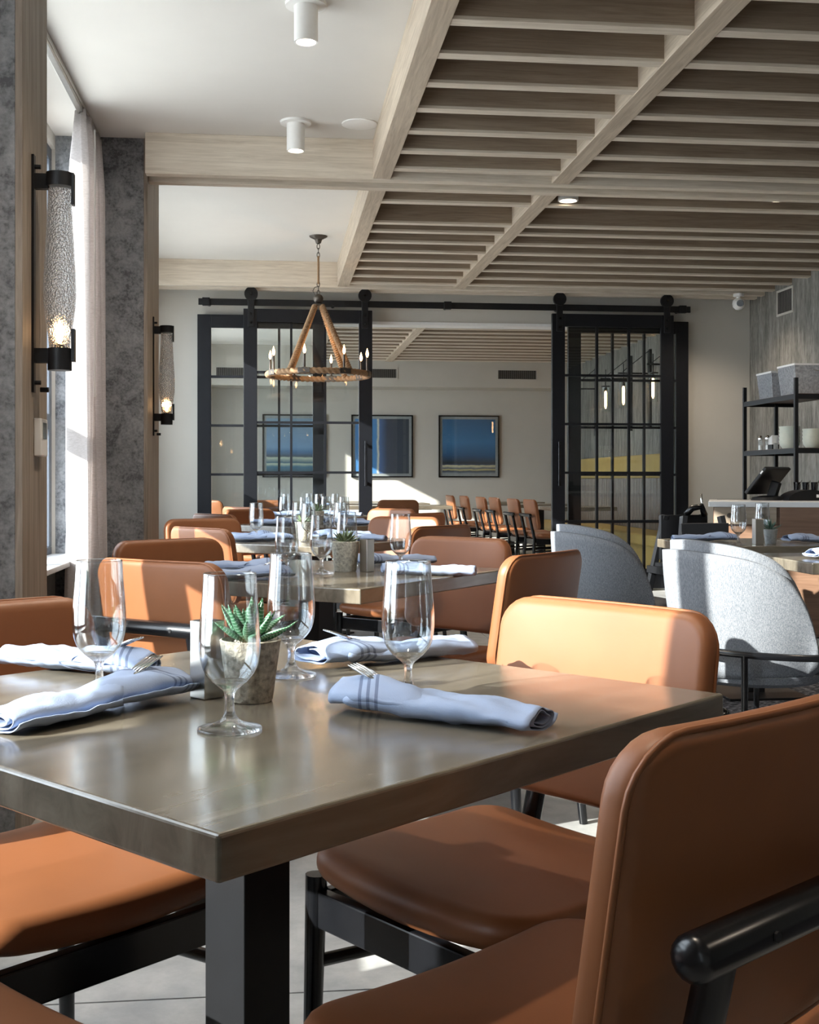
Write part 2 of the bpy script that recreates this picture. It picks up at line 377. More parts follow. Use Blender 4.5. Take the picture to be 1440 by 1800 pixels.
# windows
def window(n, a, b, h, mull):
    f = MB(); X0, X1 = XW-.06, XW
    t = .07
    f.box(X0, X1, a, b, SILL, SILL+t).box(X0, X1, a, b, h-t, h).box(X0, X1, a, a+t, SILL+t, h-t).box(X0, X1, b-t, b, SILL+t, h-t)
    fr = struct(f.build('window_%d' % n, 'alu', bevel=.004))
    cuts = [a]+[a+(b-a)*(k+1)/(mull+1) for k in range(mull)]+[b]
    for c in cuts[1:-1]: MB().box(X0-.01, X1+.01, c-.055, c+.055, SILL+t, h-t).build('mullion', 'alu', fr)
    for k in range(len(cuts)-1):
        lo = cuts[k]+(t if k == 0 else .055); hi = cuts[k+1]-(t if k == len(cuts)-2 else .055)
        MB().box(X0-.005, X1+.005, lo, hi, 1.34, 1.43).build('transom', 'alu', fr)
        for z0, z1 in ((SILL+t, 1.34), (1.43, h-t)):
            MB().box(X0+.03, X0+.036, lo, hi, z0, z1).build('glass_pane', 'pane', fr)
    return fr
for n, (a, b, h) in enumerate(WIN): window(n+1, a, b, h, 3 if b-a > 3.2 else (2 if b-a > 2.3 else 2))
for i, (a, b, h) in enumerate(WIN):
    struct(MB().box(XW, XW+.22, a-.0, b+.0, SILL, SILL+.028).build('trim_%d' % (i+2), 'sill', bevel=.004))

# columns: grey wallpaper on the ends, an oak board on the room face
def column(n, a, b, zt=ZC, paper=True):
    c = struct(MB().box(XW+.02, -.757, a, b, 0, zt).build('trim_%d' % n, 'paper', bevel=.002))
    MB().box(-.757, -.735, a+.0, b-.0, 0, zt).build('oak_board', 'woodz', c, bevel=.002)
    return c
column(10, 3.62, 4.0); column(11, 7.11, 7.8); column(12, -.3, .86)

# ceiling woodwork: beams, girders and slats, each its own piece of the ceiling
BZ = 2.82
def beam(x0, x1, y0, y1): return MB().box(x0, x1, y0, y1, BZ, ZC).build('beam', 'beam', ceil, bevel=.003)
for seg in ((-4.0, -1.), (-1., 3.3), (3.3, 6.98), (7.24, 10.9)):
    beam(.575, .68, *seg); beam(1.643, 1.75, *seg)
beam(.575, .68, 11.5, 17.7); beam(1.643, 1.75, 11.5, 17.7)
def gird(x0, x1, y0, y1, z0=BZ): return MB().box(x0, x1, y0, y1, z0, ZC).build('girder', 'edge', ceil, bevel=.003)
for gy in (6.98, 10.93):
    gx = -.735 if gy < 8 else -1.27
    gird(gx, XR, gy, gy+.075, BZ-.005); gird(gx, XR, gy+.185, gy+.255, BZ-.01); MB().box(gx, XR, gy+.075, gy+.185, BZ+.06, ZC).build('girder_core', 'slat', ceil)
sy = [4.54+.368*k for k in range(-13, 7)]+[7.55, 8.17, 8.45, 8.83, 9.2, 9.58, 9.95, 10.33, 10.7]
sy += [11.62+.37*k for k in range(17)]
TH = .068
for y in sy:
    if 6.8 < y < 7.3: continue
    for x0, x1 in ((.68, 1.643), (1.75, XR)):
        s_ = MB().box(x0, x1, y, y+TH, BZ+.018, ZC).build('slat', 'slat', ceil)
        MB().box(x0, x1, y, y+TH, BZ+.004, BZ+.018).build('slat_lit_underside', 'edge', s_)  # thin strip that carries the painted brightness of the underside
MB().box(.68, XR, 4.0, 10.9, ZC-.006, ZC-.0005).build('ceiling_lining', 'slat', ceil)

# ================================================================== BARN DOORS
def handle_bar(parent, x):
    m = MB().box(x-.012, x+.012, -.075, -.055, 1.0, 1.42).box(x-.01, x+.01, -.055, -.02, 1.02, 1.045).box(x-.01, x+.01, -.055, -.02, 1.375, 1.4)
    m.build('handle', 'black', parent, bevel=.003)
def barn_door(n, x0, yc, ztop, hside=None, hang=True):
    d = struct(bpy.data.objects.new('door_%d' % n, None)); COL.objects.link(d); d.location = (x0, yc, 0)
    W = 1.19; st = .125; zg0, zg1 = .2, 2.515+(ztop-2.636)
    for a in (0, W-st): MB().box(a, a+st, -.022, .022, .02, ztop).build('stile', 'door', d, bevel=.003)
    for z0, z1 in ((.02, zg0), (zg1, ztop)): MB().box(st, W-st, -.022, .022, z0, z1).build('rail', 'door', d, bevel=.003)
    gw = W-2*st
    for k in (1, 2): MB().box(st+gw*k/3-.011, st+gw*k/3+.011, -.018, .018, zg0, zg1).build('muntin', 'door', d)
    for k in range(1, 5):
        z = zg0+(zg1-zg0)*k/5
        for q in range(3): MB().box(st+gw*q/3+.011*(q > 0), st+gw*(q+1)/3-.011*(q < 2), -.018, .018, z-.011, z+.011).build('muntin', 'door', d)
    pm = MB().box(0, gw/3-.022, -.002, .002, 0, (zg1-zg0)/5-.022).build('glass_pane', 'pane', d); first = True
    for q in range(3):
        for k in range(5):
            loc = (st+gw*q/3+.011, 0, zg0+(zg1-zg0)*k/5+.011)
            if first: pm.location = loc; first = False
            else: link_copy(pm, loc, d)
    if hside is not None: handle_bar(d, W-st/2 if hside else st/2)
    if hang:
        for a in (.07, W-.07):
            h = MB().box(a-.03, a+.03, -.04, -.022, ztop-.17, ztop+.2).build('hanger_strap', 'blackm', d, bevel=.004)
            MB().tube([(a, -.05, ztop+.135), (a, -.012, ztop+.135)], .062, 20).build('roller', 'blackm', h)
            for zz in (ztop-.13, ztop-.05, ztop+.135): MB().tube([(a, -.062, zz), (a, -.04, zz)], .011, 8).build('bolt', 'black', h)
    return d
barn_door(1, -.28, 11.12, 2.636, True); barn_door(2, -.705, 11.215, 2.59, None, False)
barn_door(3, 2.62, 11.12, 2.636, False); barn_door(4, 2.80, 11.215, 2.59, None, False)
rl = thing('barn_door_rail', 'long black steel sliding door rail on the wall above the glazed doors', 'rail', (0, 11.115, 2.695))
MB().box(-.69, 3.98, -.008, .008, -.03, .03).build('bar', 'blackm', rl, bevel=.002)
for x in (-.6, .55, 1.62, 2.7, 3.9): MB().tube([(x, -.02, 0), (x, .18, 0)], .018, 10).build('standoff', 'blackm', rl)
for x in (-.62, 1.62, 3.9): MB().box(x-.035, x+.035, -.03, .02, -.036, .036).build('end_stop', 'blackm', rl, bevel=.004)

# ================================================================== DINING CHAIRS
def make_chair():
    c = thing('dining_chair', '', 'chair')
    def seatf(a, b, t):
        q = (abs(a)/.24)**2*(.55+.45*(abs(b)/.2)**2); z = .428+t*(1-.25*min(1, q))+.020*q
        return (a, b-.025, z)
    pad(.49, .435, .075, .06, .028, seatf, .006).build('seat', 'leather', c, smooth=True)
    lean = RAD(9)
    def backf(a, b, t):
        y = -.262-b*math.tan(lean)+t+.34*a*a-.0; return (a, y, .672+b)
    bk = pad(.455, .335, .055, .044, .018, backf, .004).build('backrest', 'leather', c, smooth=True)
    loop = rr_loop(.455-.002, .335-.002, .061, 7)
    MB().tube([backf(a, b, -.013) for a, b in loop], .0034, 6, closed=True).build('piping', 'leather', bk, smooth=True)
    MB().capsule((-.202, -.324, .665), (.202, -.324, .665), .0205).build('back_bar', 'black', c, smooth='auto')
    for s in (-1, 1):
        MB().tube([(s*.226, .182, 0), (s*.222, .172, .42)], [.013, .018], 12).build('leg', 'black', c, smooth='auto')
        MB().tube([(s*.2, -.30, 0), (s*.172, -.265, .40), (s*.165, -.31, .60), (s*.163, -.322, .66)], [.013, .018, .017, .017], 12).build('leg', 'black', c, smooth='auto')
        MB().box(-.011, .011, -.25, .16, .34, .398, Matrix.Translation((s*.2, 0, 0)) @ Matrix.Rotation(-s*.055, 4, 'Z')).build('seat_rail', 'black', c, bevel=.003)
        MB().tube([(s*.223, .178, .28), (s*.186, -.28, .26)], .011, 10).build('stretcher', 'black', c, smooth='auto')
        MB().tube([(s*.11, -.328, .665), (s*.11, -.346, .665)], .005, 8).build('screw', 'blackm', c)
    for y in (.172, -.26): MB().box(-.205 if y > 0 else -.16, .205 if y > 0 else .16, y-.011, y+.011, .34, .398).build('seat_rail', 'black', c, bevel=.003)
    return c
proto = make_chair(); used = [False]
def chair(bx, by, face, label, group='tan leather dining chairs'):
    """bx,by: middle of the top edge of the backrest, face: heading in degrees"""
    a = RAD(face); off = .29
    x = bx+off*math.cos(a); y = by+off*math.sin(a)
    o = proto if not used[0] else copy_tree(proto); used[0] = True
    return place(o, (x, y, 0), a-PI/2, label, group)
T = 'tan leather chair '
for b in [
 (.574, 1.998, 214.5, T+'with sunlit front, right of the nearest table'),
 (.480, 1.075, 125.5, T+'closest to camera, dark rear and black bar'),
 (-.520, 2.110, 311.5, T+'at left edge with sunlit seat under the table'),
 (-.603, 1.075, 43.5, T+'of which only the seat shows in the bottom left corner'),
 (-.315, 3.216, 50.5, T+'showing its rear and black bar, behind the leftmost goblet'),
 (-.384, 4.336, 309.5, 'shaded dark brown leather chair just behind the rear-facing one by the column'),
 (.696, 4.359, 222.5, 'shaded brown leather chair facing the camera at the second table'),
 (.802, 3.432, 138.5, T+'seen from behind, just above the sunlit orange one'),
 (-.341, 5.423, 38.5, T+'seen from behind at the near left side of the third table'),
 (-.399, 6.688, 298.5, T+'with an orange top edge at the far left of the third table'),
 (.79, 5.546, 133.5, 'shaded brown leather chair at the near right side of the third table'),
 (.763, 6.908, 238.5, T+'with sunlit front at the far right side of the third table'),
 (-.391, 7.643, 38.5, T+'seen from behind, near left at the fourth table'),
 (-.195, 8.929, 308.5, T+'at the far left side of the fourth table before the doors'),
 (.973, 7.689, 133.5, T+'seen from behind at the near right side of the fourth table'),
 (.889, 8.907, 223.5, T+'at the far right side of the fourth table'),
 (-.28, 9.62, 40, T+'at the near left side of the table closest to the sliding doors'),
 (.95, 9.62, 140, T+'at the near right side of the table closest to the sliding doors')]:
    chair(*b)
# far room: pairs seen side-on facing the banquette
G2 = 'side-on chairs in the room beyond the doors'
for (x, y, nme) in ((2.50, 17.05, 'left of the farthest pair'), (2.62, 16.52, 'right of the farthest pair'), (2.66, 15.38, 'left of the middle pair'),
                    (2.74, 14.85, 'right of the middle pair'), (2.76, 13.75, 'left of the nearest pair'), (2.84, 13.2, 'right of the nearest pair')):
    chair(x, y, 4, 'tan leather chair seen from the side beyond the doors, '+nme, G2)
for (x, y, f, nme) in ((-.75, 12.9, 60, 'leftmost behind the sliding door glass'), (.0, 12.95, 80, 'second from left behind the sliding door glass'), (1.35, 13.0, 90, 'back edge just above the fourth table glasses')):
    chair(x, y, f, 'tan leather chair in the far room, '+nme, 'chairs at the long tables beyond the doors')

# ================================================================== TABLES
def table(name, x, y, rz, wx, wy, label, group, post=.09, h=.75, z=0):
    t = thing(name, label, 'table', (x, y, z), RAD(rz), group)
    post = post*.92
    MB().box(-wx/2, wx/2, -wy/2, wy/2, h-.043, h).build('tabletop', 'table', t, bevel=.004, seg=3)
    xs_ = [-.02] if wx < 1.3 else [-wx*.3, wx*.3]
    for q in xs_:
        MB().box(q-post*.5, q+post*.5, -post*.5+.02, post*.5+.02, .012, h-.05).build('pedestal', 'blackm', t, bevel=.002)
        MB().box(q-.2, q+.2, -.19, .19, 0.0, .012).build('base_plate', 'blackm', t, bevel=.002)
        MB().box(q-.2, q+.2, -.03, .03, h-.055, h-.043).build('top_bracket', 'blackm', t)
    return t
TG = 'square dining tables in a row'
TB = [(-.008, 1.663, 41.5), (.165, 3.935, 51.5), (.16, 6.06, 48.5), (.288, 8.22, 43.5), (.35, 10.2, 45)]
TL = ['large square taupe-topped table nearest the camera with four goblets', 'square taupe-topped table, second from the camera, half in sunlight',
      'square taupe-topped table, third from the camera', 'square taupe-topped table, fourth from the camera', 'square taupe-topped table, last before the black sliding doors']
for (x, y, a), l in zip(TB, TL): table('dining_table', x, y, a, .905, .905, l, TG)
TG2 = 'tables in the far room'
for (x, y, wx, wy, l) in ((1.1, 14.5, 2.05, .7, 'long table in the far room, nearest of its three rows'), (1.05, 16.0, 2.0, .7, 'long table in the far room, middle of its three rows'),
                      (1.0, 17.35, 2.1, .6, 'long table in the far room, against the far wall under the pictures'),
                      (3.5, 13.6, .75, .75, 'far room table at the nearest side-on chairs'), (3.45, 15.15, .75, .75, 'far room table at the middle side-on chairs'), (3.4, 16.8, .75, .75, 'far room table at the farthest side-on chairs')):
    table('dining_table', x, y, 0, wx, wy, l, TG2, .08)
table('dining_table', 2.36, 5.62, 0, .78, .76, 'grey-topped table with a small grey potted plant beside the counter', 'tables by the grey tub chairs', h=.742, z=.008)
table('dining_table', 2.36, 4.46, 0, .82, .6, 'sunlit table right of the pale grey tub chair', 'tables by the grey tub chairs', h=.742, z=.008)

# ================================================================== GOBLETS
def spline(P, n):
    out = []
    for i in range(len(P)-1):
        p0, p1, p2, p3 = P[max(i-1, 0)], P[i], P[i+1], P[min(i+2, len(P)-1)]
        for k in range(n):
            t = k/n
            out.append(tuple(.5*(2*b+(c-a)*t+(2*a-5*b+4*c-d)*t*t+(3*b-a-3*c+d)*t**3) for a, b, c, d in zip(p0, p1, p2, p3)))
    return out+[P[-1]]
def make_goblet():
    g_ = thing('water_goblet', '', 'glass')
    bowl = spline([(.0215, .0585), (.0300, .069), (.0348, .083), (.0367, .100), (.0364, .118), (.0348, .140), (.0330, .162), (.0317, .188)], 5)
    inner = [(r-.0011, z+.0006) for r, z in reversed(bowl)]
    MB().lathe(bowl+[(.0312, .1886)]+inner[1:], n=44, caps=False).build('bowl', 'thin', g_, smooth=True)
    st = spline([(.0385, .0), (.0389, .0015), (.037, .0035), (.025, .0062), (.0125, .0115), (.0068, .020), (.0054, .030), (.0054, .039), (.0078, .0465), (.0145, .0525), (.0215, .0585)], 3)
    st += spline([(.0204, .059), (.014, .0555), (.007, .0535), (.001, .053)], 3)[0:]
    MB().lathe(st, n=44).build('stem', 'goblet', g_, smooth=True)
    return g_
gob = make_goblet(); gused = [False]
def goblet(x, y, label, z=.7505):
    o = gob if not gused[0] else copy_tree(gob); gused[0] = True
    o.location = (x, y, z); o.rotation_euler = (0, 0, random.random()*6); tag(o, label, 'glass', 'stemmed water goblets')
for (x, y, l) in ((-.243, 1.709, 'leftmost on the nearest table, behind the napkins'), (-.053, 1.453, 'closest to the camera, in front of the banded succulent'),
                  (.026, 1.846, 'on the nearest table just right of the succulent pot'), (.185, 1.648, 'rightmost on the nearest table, above the blue napkin')):
    goblet(x, y, 'clear stemmed water goblet '+l)
for (x, y, l) in ((.04, 3.76, 'leftmost of the second table'), (.152, 3.868, 'at the second table left of the pale pot'), (.421, 3.978, 'alone at the right of the second table'), (.255, 4.198, 'behind the second table plant')):
    goblet(x, y, 'clear stemmed water goblet '+l)
REL = [(-.244, .05, 'left'), (-.026, -.18, 'front'), (.008, .217, 'back'), (.188, .038, 'right')]
for ti, nme in ((2, 'third'), (3, 'fourth'), (4, 'fifth')):
    tx, ty, ta = TB[ti]; a = RAD(ta-42+[0, 0, 4, -20, 12][ti])
    for rx, ry, l in REL:
        ww = RAD(-6.47); rx2 = rx*math.cos(a)-ry*math.sin(a); ry2 = rx*math.sin(a)+ry*math.cos(a)
        goblet(tx+rx2, ty+ry2, 'clear stemmed water goblet, %s one on the %s table from the camera' % (l, nme))
goblet(2.155, 5.37, 'clear stemmed water goblet standing beside the steel stand before the counter')
goblet(2.42, 5.72, 'clear stemmed water goblet behind the small grey pot')

# ================================================================== NAPKINS AND FORKS
def napkin_mesh(seed):
    rnd = random.Random(seed); ph = [rnd.random()*6 for _ in range(6)]
    m = MB()
    def spiral(t, a, b, turns, inner=.35):
        th = -t*2*PI*turns; k = 1-(1-inner)*t
        return a*k*math.cos(th), b*k*math.sin(th)
    def roll(u, v):
        # tube end at +x, pocket mouth cut on the slant near the middle
        t = v; y, z = spiral(t, 1, 1, 2.4)
        x0 = -.055+.055*y; x = x0+(.158-x0)*u
        W = .050-.009*u; H = .0185-.003*u+.0015*math.sin(9*u+ph[0])
        wob = .0016*math.sin(28*x+ph[1]+4*y)+.001*math.sin(70*x+9*y+ph[2])
        zz = H+z*H*(.95+.1*math.sin(6*u+ph[3]))
        return (x, y*W+.004*math.sin(9*x+ph[4]), max(.0012, zz+wob*(z > 0)+.0008))
    m.grid(roll, 26, 90)
    def fan(u, v):
        t = v; y, z = spiral(t, 1, 1, 1.75, .5)
        x = .03-.175*u; W = .038+.022*math.sin(PI*.5*u)-.014*max(0, u-.7)/.3; H = .010+.011*math.sin(PI*u*.8)
        edge = -.02*(y*y) if u > .9 else 0
        wob = .0022*math.sin(34*x+ph[2]+5*y)
        return (x-.012*y*u, y*W+.008*u, max(.0012, H*1.15+z*H+.0015+wob*(z > 0)+.003*u*math.cos(3*y)))
    m.grid(fan, 20, 70)
    return m
naps = []
for sd in (3, 8, 13):
    m = napkin_mesh(sd); o = m.build('napkin', 'napkin', smooth=True); tx_ = bpy.data.textures.new('creases', 'CLOUDS'); tx_.noise_scale = .035
    d_ = o.modifiers.new('d', 'DISPLACE'); d_.texture = tx_; d_.strength = .009; d_.mid_level = .45; d_.direction = 'Z'
    d_ = o.modifiers.new('s', 'SOLIDIFY'); d_.thickness = .0014; naps.append(o)
nused = [0]
def napkin(x, y, deg, label, z=.7505, flip=1):
    k = nused[0]; nused[0] += 1
    o = naps[k] if k < 3 else link_copy(naps[k % 3], (0, 0, 0))
    o.location = (x, y, z); o.rotation_euler = (0, 0, RAD(deg)); tag(o, label, 'napkin', 'rolled blue grey napkins')
    if flip < 0: o.scale = (1, -1, 1)
    return o
def make_fork():
    m = MB(); pts = []
    def sh(x): return .002+.10*max(0, x)**1.0*0+.012*math.sin(max(0, min(1, x/.09))*PI*.6)
    for k in range(4):
        y = (k-1.5)*.0062
        m.tube([(.030, y*.9, .004), (.045, y, .0075), (.062, y*1.03, .0115), (.076, y*1.05, .0135)], [.0017, .0016, .0013, .0007], 6)
    def palm(u, v):
        x = -.02+.052*u; w = (.003+.0085*math.sin(min(1, u*1.15)*PI/2)**2); z = .001+.0035*u*u
        return (x, (v*2-1)*w, z+.0015*abs(v*2-1))
    m.grid(palm, 10, 6)
    m.box(-.12, -.018, -.003, .003, -.001, .0015)
    return m.build('fork', 'chrome', smooth=True, solid=.0012)
fk = make_fork(); fused = [False]
def fork(x, y, deg, z, pitch, label):
    o = fk if not fused[0] else link_copy(fk, (0, 0, 0)); fused[0] = True
    o.location = (x, y, z); o.rotation_euler = (0, RAD(-pitch), RAD(deg)); tag(o, label, 'fork', 'forks tucked into napkins')
def setting(x, y, deg, nl, fl=None, flip=1):
    napkin(x, y, deg, nl, flip=flip)
    if fl:
        a = RAD(deg); fx, fy = -.045, .0
        fork(x+fx*math.cos(a)-fy*math.sin(a), y+fx*math.sin(a)+fy*math.cos(a), deg+180, .7835, 9, fl)
NL = 'blue grey rolled napkin '
setting(-.304, 1.932, 147, NL+'farthest left on the nearest table, folded end in sunlight', 'fork in the napkin behind the leftmost goblet')
setting(-.233, 1.586, 232, NL+'at the left frame edge of the nearest table', 'fork in the napkin at the left front of the nearest table')
setting(.194, 1.493, -39, NL+'at the right front of the nearest table, blue in the shade', 'fork in the blue napkin at right front of the nearest table')
setting(.189, 1.981, 27, NL+'pale in sunlight behind the rightmost goblet of the nearest table', 'fork in the pale sunlit napkin on the nearest table')
NR = [(-.30, .28, 105, 'far left'), (-.23, -.09, 190, 'near left'), (.21, -.13, -60, 'near right'), (.19, .31, 8, 'far right')]
nms = ['', 'second', 'third', 'fourth', 'fifth']
setting(-.10, 3.66, 195, NL+'near left on the second table', 'fork in the near left napkin of the second table')
setting(-.09, 3.98, 150, NL+'far left on the second table'); setting(.48, 3.76, -15, NL+'near right on the second table beside the lone goblet')
setting(.42, 4.25, 12, NL+'far right on the second table', 'fork beyond the steel stand on the second table')
for ti in (2, 3, 4):
    tx, ty, ta = TB[ti]
    for rx, ry, dg, l in ((-.29, .12, 160, 'far left'), (-.22, -.13, 190, 'near left'), (.24, -.12, -20, 'near right'), (.2, .24, 20, 'far right')):
        setting(tx+rx, ty+ry, dg, NL+l+' on the %s table from the camera' % nms[ti])
setting(2.12, 5.72, 172, NL+'lying left of the goblets before the counter'); setting(2.62, 5.55, -5, NL+'lying right of the small grey pot')
setting(2.2, 4.4, 5, NL+'white in full sun at the right frame edge')
for (x, y, d, l) in ((.5, 14.4, 5, 'left on the nearest long table beyond the doors'), (1.4, 14.4, -5, 'right on the nearest long table beyond the doors')): setting(x, y, d, NL+l)

# ================================================================== POTTED SUCCULENTS AND STANDS
def leaf_mesh(L_, W_, bend, mat, seed):
    m = MB(); n = 9
    for i in range(n+1):
        u = i/n; r = W_*(math.sin(min(1, (u+.12)*1.3)*PI/2)*(1-u)**.75+.02); x = L_*u; z = bend*L_*u*u
        for j in range(8):
            a = 2*PI*j/8; m.v.append((x, r*math.cos(a), z+r*.42*math.sin(a)+(r*.25 if abs(math.cos(a)) > .9 else 0)))
    for i in range(n):
        for j in range(8): m.f.append((i*8+j, i*8+(j+1) % 8, (i+1)*8+(j+1) % 8, (i+1)*8+j))
    m.f.append(tuple(reversed(range(8)))); m.f.append(tuple(n*8+j for j in range(8)))
    return m
def succulent(loc, label, potmat, leafm, r, h, nleaf, L_, W_, base_r=.68, spread=1., group=None):
    p = thing('potted_succulent', label, 'plant', loc, 0, group)
    prof = [(r*base_r, 0), (r*(base_r+.04), .002), (r*.97, h*.94), (r, h), (r*.93, h+.001), (r*.88, h*.9), (r*.2, h*.88)]
    o = MB().lathe(prof, n=36).build('pot', potmat, p, smooth='auto')
    tx = bpy.data.textures.new('t', 'CLOUDS'); tx.noise_scale = .012
    d = o.modifiers.new('d', 'DISPLACE'); d.texture = tx; d.strength = .0022; d.mid_level = .5
    gm = MB(); rg = random.Random(5)
    for _ in range(70):
        a = rg.random()*2*PI; q = r*.85*math.sqrt(rg.random()); s = .0022+.002*rg.random()
        x, y, z = q*math.cos(a), q*math.sin(a), h*.93
        b = len(gm.v); gm.v += [(x+s, y, z), (x-s, y, z), (x, y+s, z), (x, y-s, z), (x, y, z+s), (x, y, z-s)]
        gm.f += [(b, b+2, b+4), (b+2, b+1, b+4), (b+1, b+3, b+4), (b+3, b, b+4), (b+2, b, b+5), (b+1, b+2, b+5), (b+3, b+1, b+5), (b, b+3, b+5)]
    gv = gm.build('gravel', 'gravel', p); gv['kind'] = 'stuff'
    protos = [leaf_mesh(L_*k, W_, b_, leafm, 1).build('leaf', leafm, p, smooth=True) for k, b_ in ((1, .25), (.85, .1), (1.1, -.12))]
    for i in range(nleaf):
        o = protos[i] if i < 3 else protos[i % 3].copy()
        if i >= 3: COL.objects.link(o); o.parent = p
        ring = i/nleaf; az = i*2.39996+rg.random()*.4; el = RAD(12+70*ring*spread+rg.random()*8)
        sc = 1-.35*ring*(.3)+rg.random()*.15
        o.scale = (sc,)*3; o.location = (r*.22*math.cos(az)*(1-ring), r*.22*math.sin(az)*(1-ring), h*.97)
        o.rotation_euler = (0, -el, az)
    return p
succulent((-.032, 1.642, .7505), 'banded green succulent in a speckled cement pot on the nearest table', 'pot', 'green', .042, .083, 28, .056, .0125)
succulent((.235, 3.959, .7505), 'sage succulent in a pale cement pot on the second table', 'potpale', 'sage', .048, .098, 30, .045, .010, .72, .7)
succulent((.15, 6.08, .7505), 'pale pot with a small succulent on the third table', 'potpale', 'sage', .046, .09, 20, .045, .01, .72, .7)
succulent((.30, 8.25, .7505), 'pot with a pale yellow flowering succulent on the fourth table', 'potpale', 'sage', .046, .09, 20, .07, .012, .72, 1)
succulent((2.35, 5.46, .7505), 'dark spiky succulent in a small grey pot before the counter', 'potg', 'darkleaf', .034, .068, 20, .055, .006, .68)
def stand(x, y, rz, label, w=.034, h=.106):
    o = MB().box(-w/2, w/2, -w/2, w/2, 0, h).build('table_stand', 'steel', bevel=.0012); o.location = (x, y, .7505); o.rotation_euler = (0, 0, RAD(rz))
    MB().box(-w/2+.003, w/2-.003, -w/2+.003, w/2-.003, h-.0005, h+.0008).build('inset_top', 'blackm', o)
    return tag(o, label, 'stand', 'brushed steel table stands')
stand(-.092, 1.676, 40, 'brushed steel block stand beside the banded succulent pot')
stand(.305, 3.935, 40, 'brushed steel block stand beside the pale pot on the second table')
stand(2.262, 5.40, 2, 'grey block stand left of the small grey pot', .04, .12)

# ================================================================== SCONCES
def sconce():
    s = thing('wall_sconce', '', 'sconce')
    MB().box(0, .008, -.014, .014, 0, .726).build('back_plate', 'blackm', s, bevel=.001)
    for z in (.03, .69): MB().tube([(.006, .0, z), (.026, .0, z)], .007, 10).build('thumb_screw', 'blackm', s)
    MB().tube([(.02, .022, .01), (.045, .022, .01)], .008, 10).build('thumb_screw', 'blackm', s)
    c = (.082, 0, 0)
    MB().box(.008, .05, -.014, .014, .622, .668).build('arm', 'blackm', s, bevel=.001)
    MB().lathe([(.038, .63), (.041, .63), (.041, .672), (.001, .674)], c, 28).build('top_collar', 'blackm', s, smooth='auto')
    MB().box(.118, .126, -.015, .015, .575, .672).build('rear_clip', 'blackm', s)
    MB().box(.008, .05, -.014, .014, .09, .135).build('arm', 'blackm', s, bevel=.001)
    MB().box(.118, .128, -.015, .015, .095, .195).build('rear_clip', 'blackm', s)
    MB().lathe([(.001, .068), (.036, .068), (.036, .135), (.033, .135), (.033, .1), (.001, .1)], c, 28, False).build('cup', 'blackm', s, smooth='auto')
    out = [(.030, .12), (.034, .17), (.042, .22), (.048, .27), (.0495, .31), (.048, .36), (.044, .43), (.040, .50), (.0365, .57), (.035, .622)]
    inn = [(r-.003, z) for r, z in reversed(out)]
    MB().lathe(out+inn, c, 36, False).build('glass_shade', 'seeded', s, smooth=True)
    sk = MB().lathe([(.012, .1), (.012, .148), (.009, .15)], c, 16).build('lamp_socket', 'bronze', s, smooth='auto')
    MB().lathe([(.004, .150), (.010, .162), (.013, .178), (.0105, .198), (.004, .218), (.0005, .226)], c, 16).build('bulb', 'flame', s, smooth=True)
    return s
def lamp_light(parent, loc, e, c=(1, .62, .3), r=.015):
    l = bpy.data.lights.new('lamp_glow', 'POINT'); l.energy = e; l.color = c; l.shadow_soft_size = r
    o = bpy.data.objects.new('lamp_glow', l); COL.objects.link(o); o.location = loc; o.parent = parent; return o
s1 = sconce(); lamp_light(s1, (.082, 0, .19), 5)
s2 = copy_tree(s1)
place(s1, (-.735, 3.76, 1.32), 0, 'large seeded-glass wall sconce with black fittings on the nearest column', 'wall sconces')
place(s2, (-.735, 7.43, 1.325), 0, 'smaller-looking seeded-glass wall sconce on the second column, by the doors', 'wall sconces')
th = thing('thermostat', 'small white wall thermostat with grey screen on the oak column face', 'thermostat', (-.735, 3.83, 1.125))
MB().box(0, .024, -.05, .05, 0, .118).build('casing', 'enamel', th, bevel=.004)
MB().box(.0235, .0255, -.03, .03, .055, .105).build('screen', plain('grey lcd', (.2, .22, .22), .2), th)

# ================================================================== CURTAIN
ct = thing('curtain', 'gathered pale linen curtain hanging from the ceiling at the window', 'curtain', (0, 0, 0))
def cf(u, v):
    t = 1-u; y = 6.36+.80*v; zz = .02+3.0*u
    gather = (1-.0*u)
    pinch = 1-.55*max(0, (u-.9)/.1)
    amp = (.05+.03*t)*pinch
    x = -1.02+amp*math.sin(2*PI*5*v+.6*math.sin(2*t+v*7))+.014*math.sin(2*PI*15*v+t*2)
    yy = 7.1+(y-7.1)*(.88+.14*t+.05*math.sin(2*t*PI*.5))+.025*math.sin(2*PI*5*v+1.2)*(1-.3*u)
    return (x, yy, zz)
MB().grid(cf, 24, 320).build('fabric', 'curtain', ct, smooth=True, solid=.0015)
cb = thing('curtain', 'unseen linen curtain added left of view to shade the nearest column', 'curtain', (0, 0, 0))  # unseen, added to keep sun off the column front
MB().grid(lambda u, v: (-1.02+.045*math.sin(2*PI*5*v), 3.12+.47*v, .02+3.0*u), 4, 120).build('fabric', 'curtain', cb, smooth=True, solid=.0015)
cb2 = thing('curtain', 'unseen linen curtain added behind the nearest column to block sun', 'curtain', (0, 0, 0))  # unseen, added to throw shade on the farther tub chair
MB().grid(lambda u, v: (-1.02+.045*math.sin(2*PI*5*v), 4.03+.45*v, .02+3.0*u), 4, 120).build('fabric', 'curtain', cb2, smooth=True, solid=.0015)
MB().tube([(-.955, 6.55, 1.5), (-.955, 6.55, 2.93)], .005, 8).build('draw_wand', 'enamel', ct)
tk = MB().box(-1.04, -1.0, 4.02, 7.08, 3.02, 3.048).box(-1.035, -1.005, 4.02, 7.08, 3.0, 3.02)
tag(tk.build('curtain_track', 'steel', bevel=.002), 'slim grey metal curtain track along the ceiling by the window', 'curtain track')

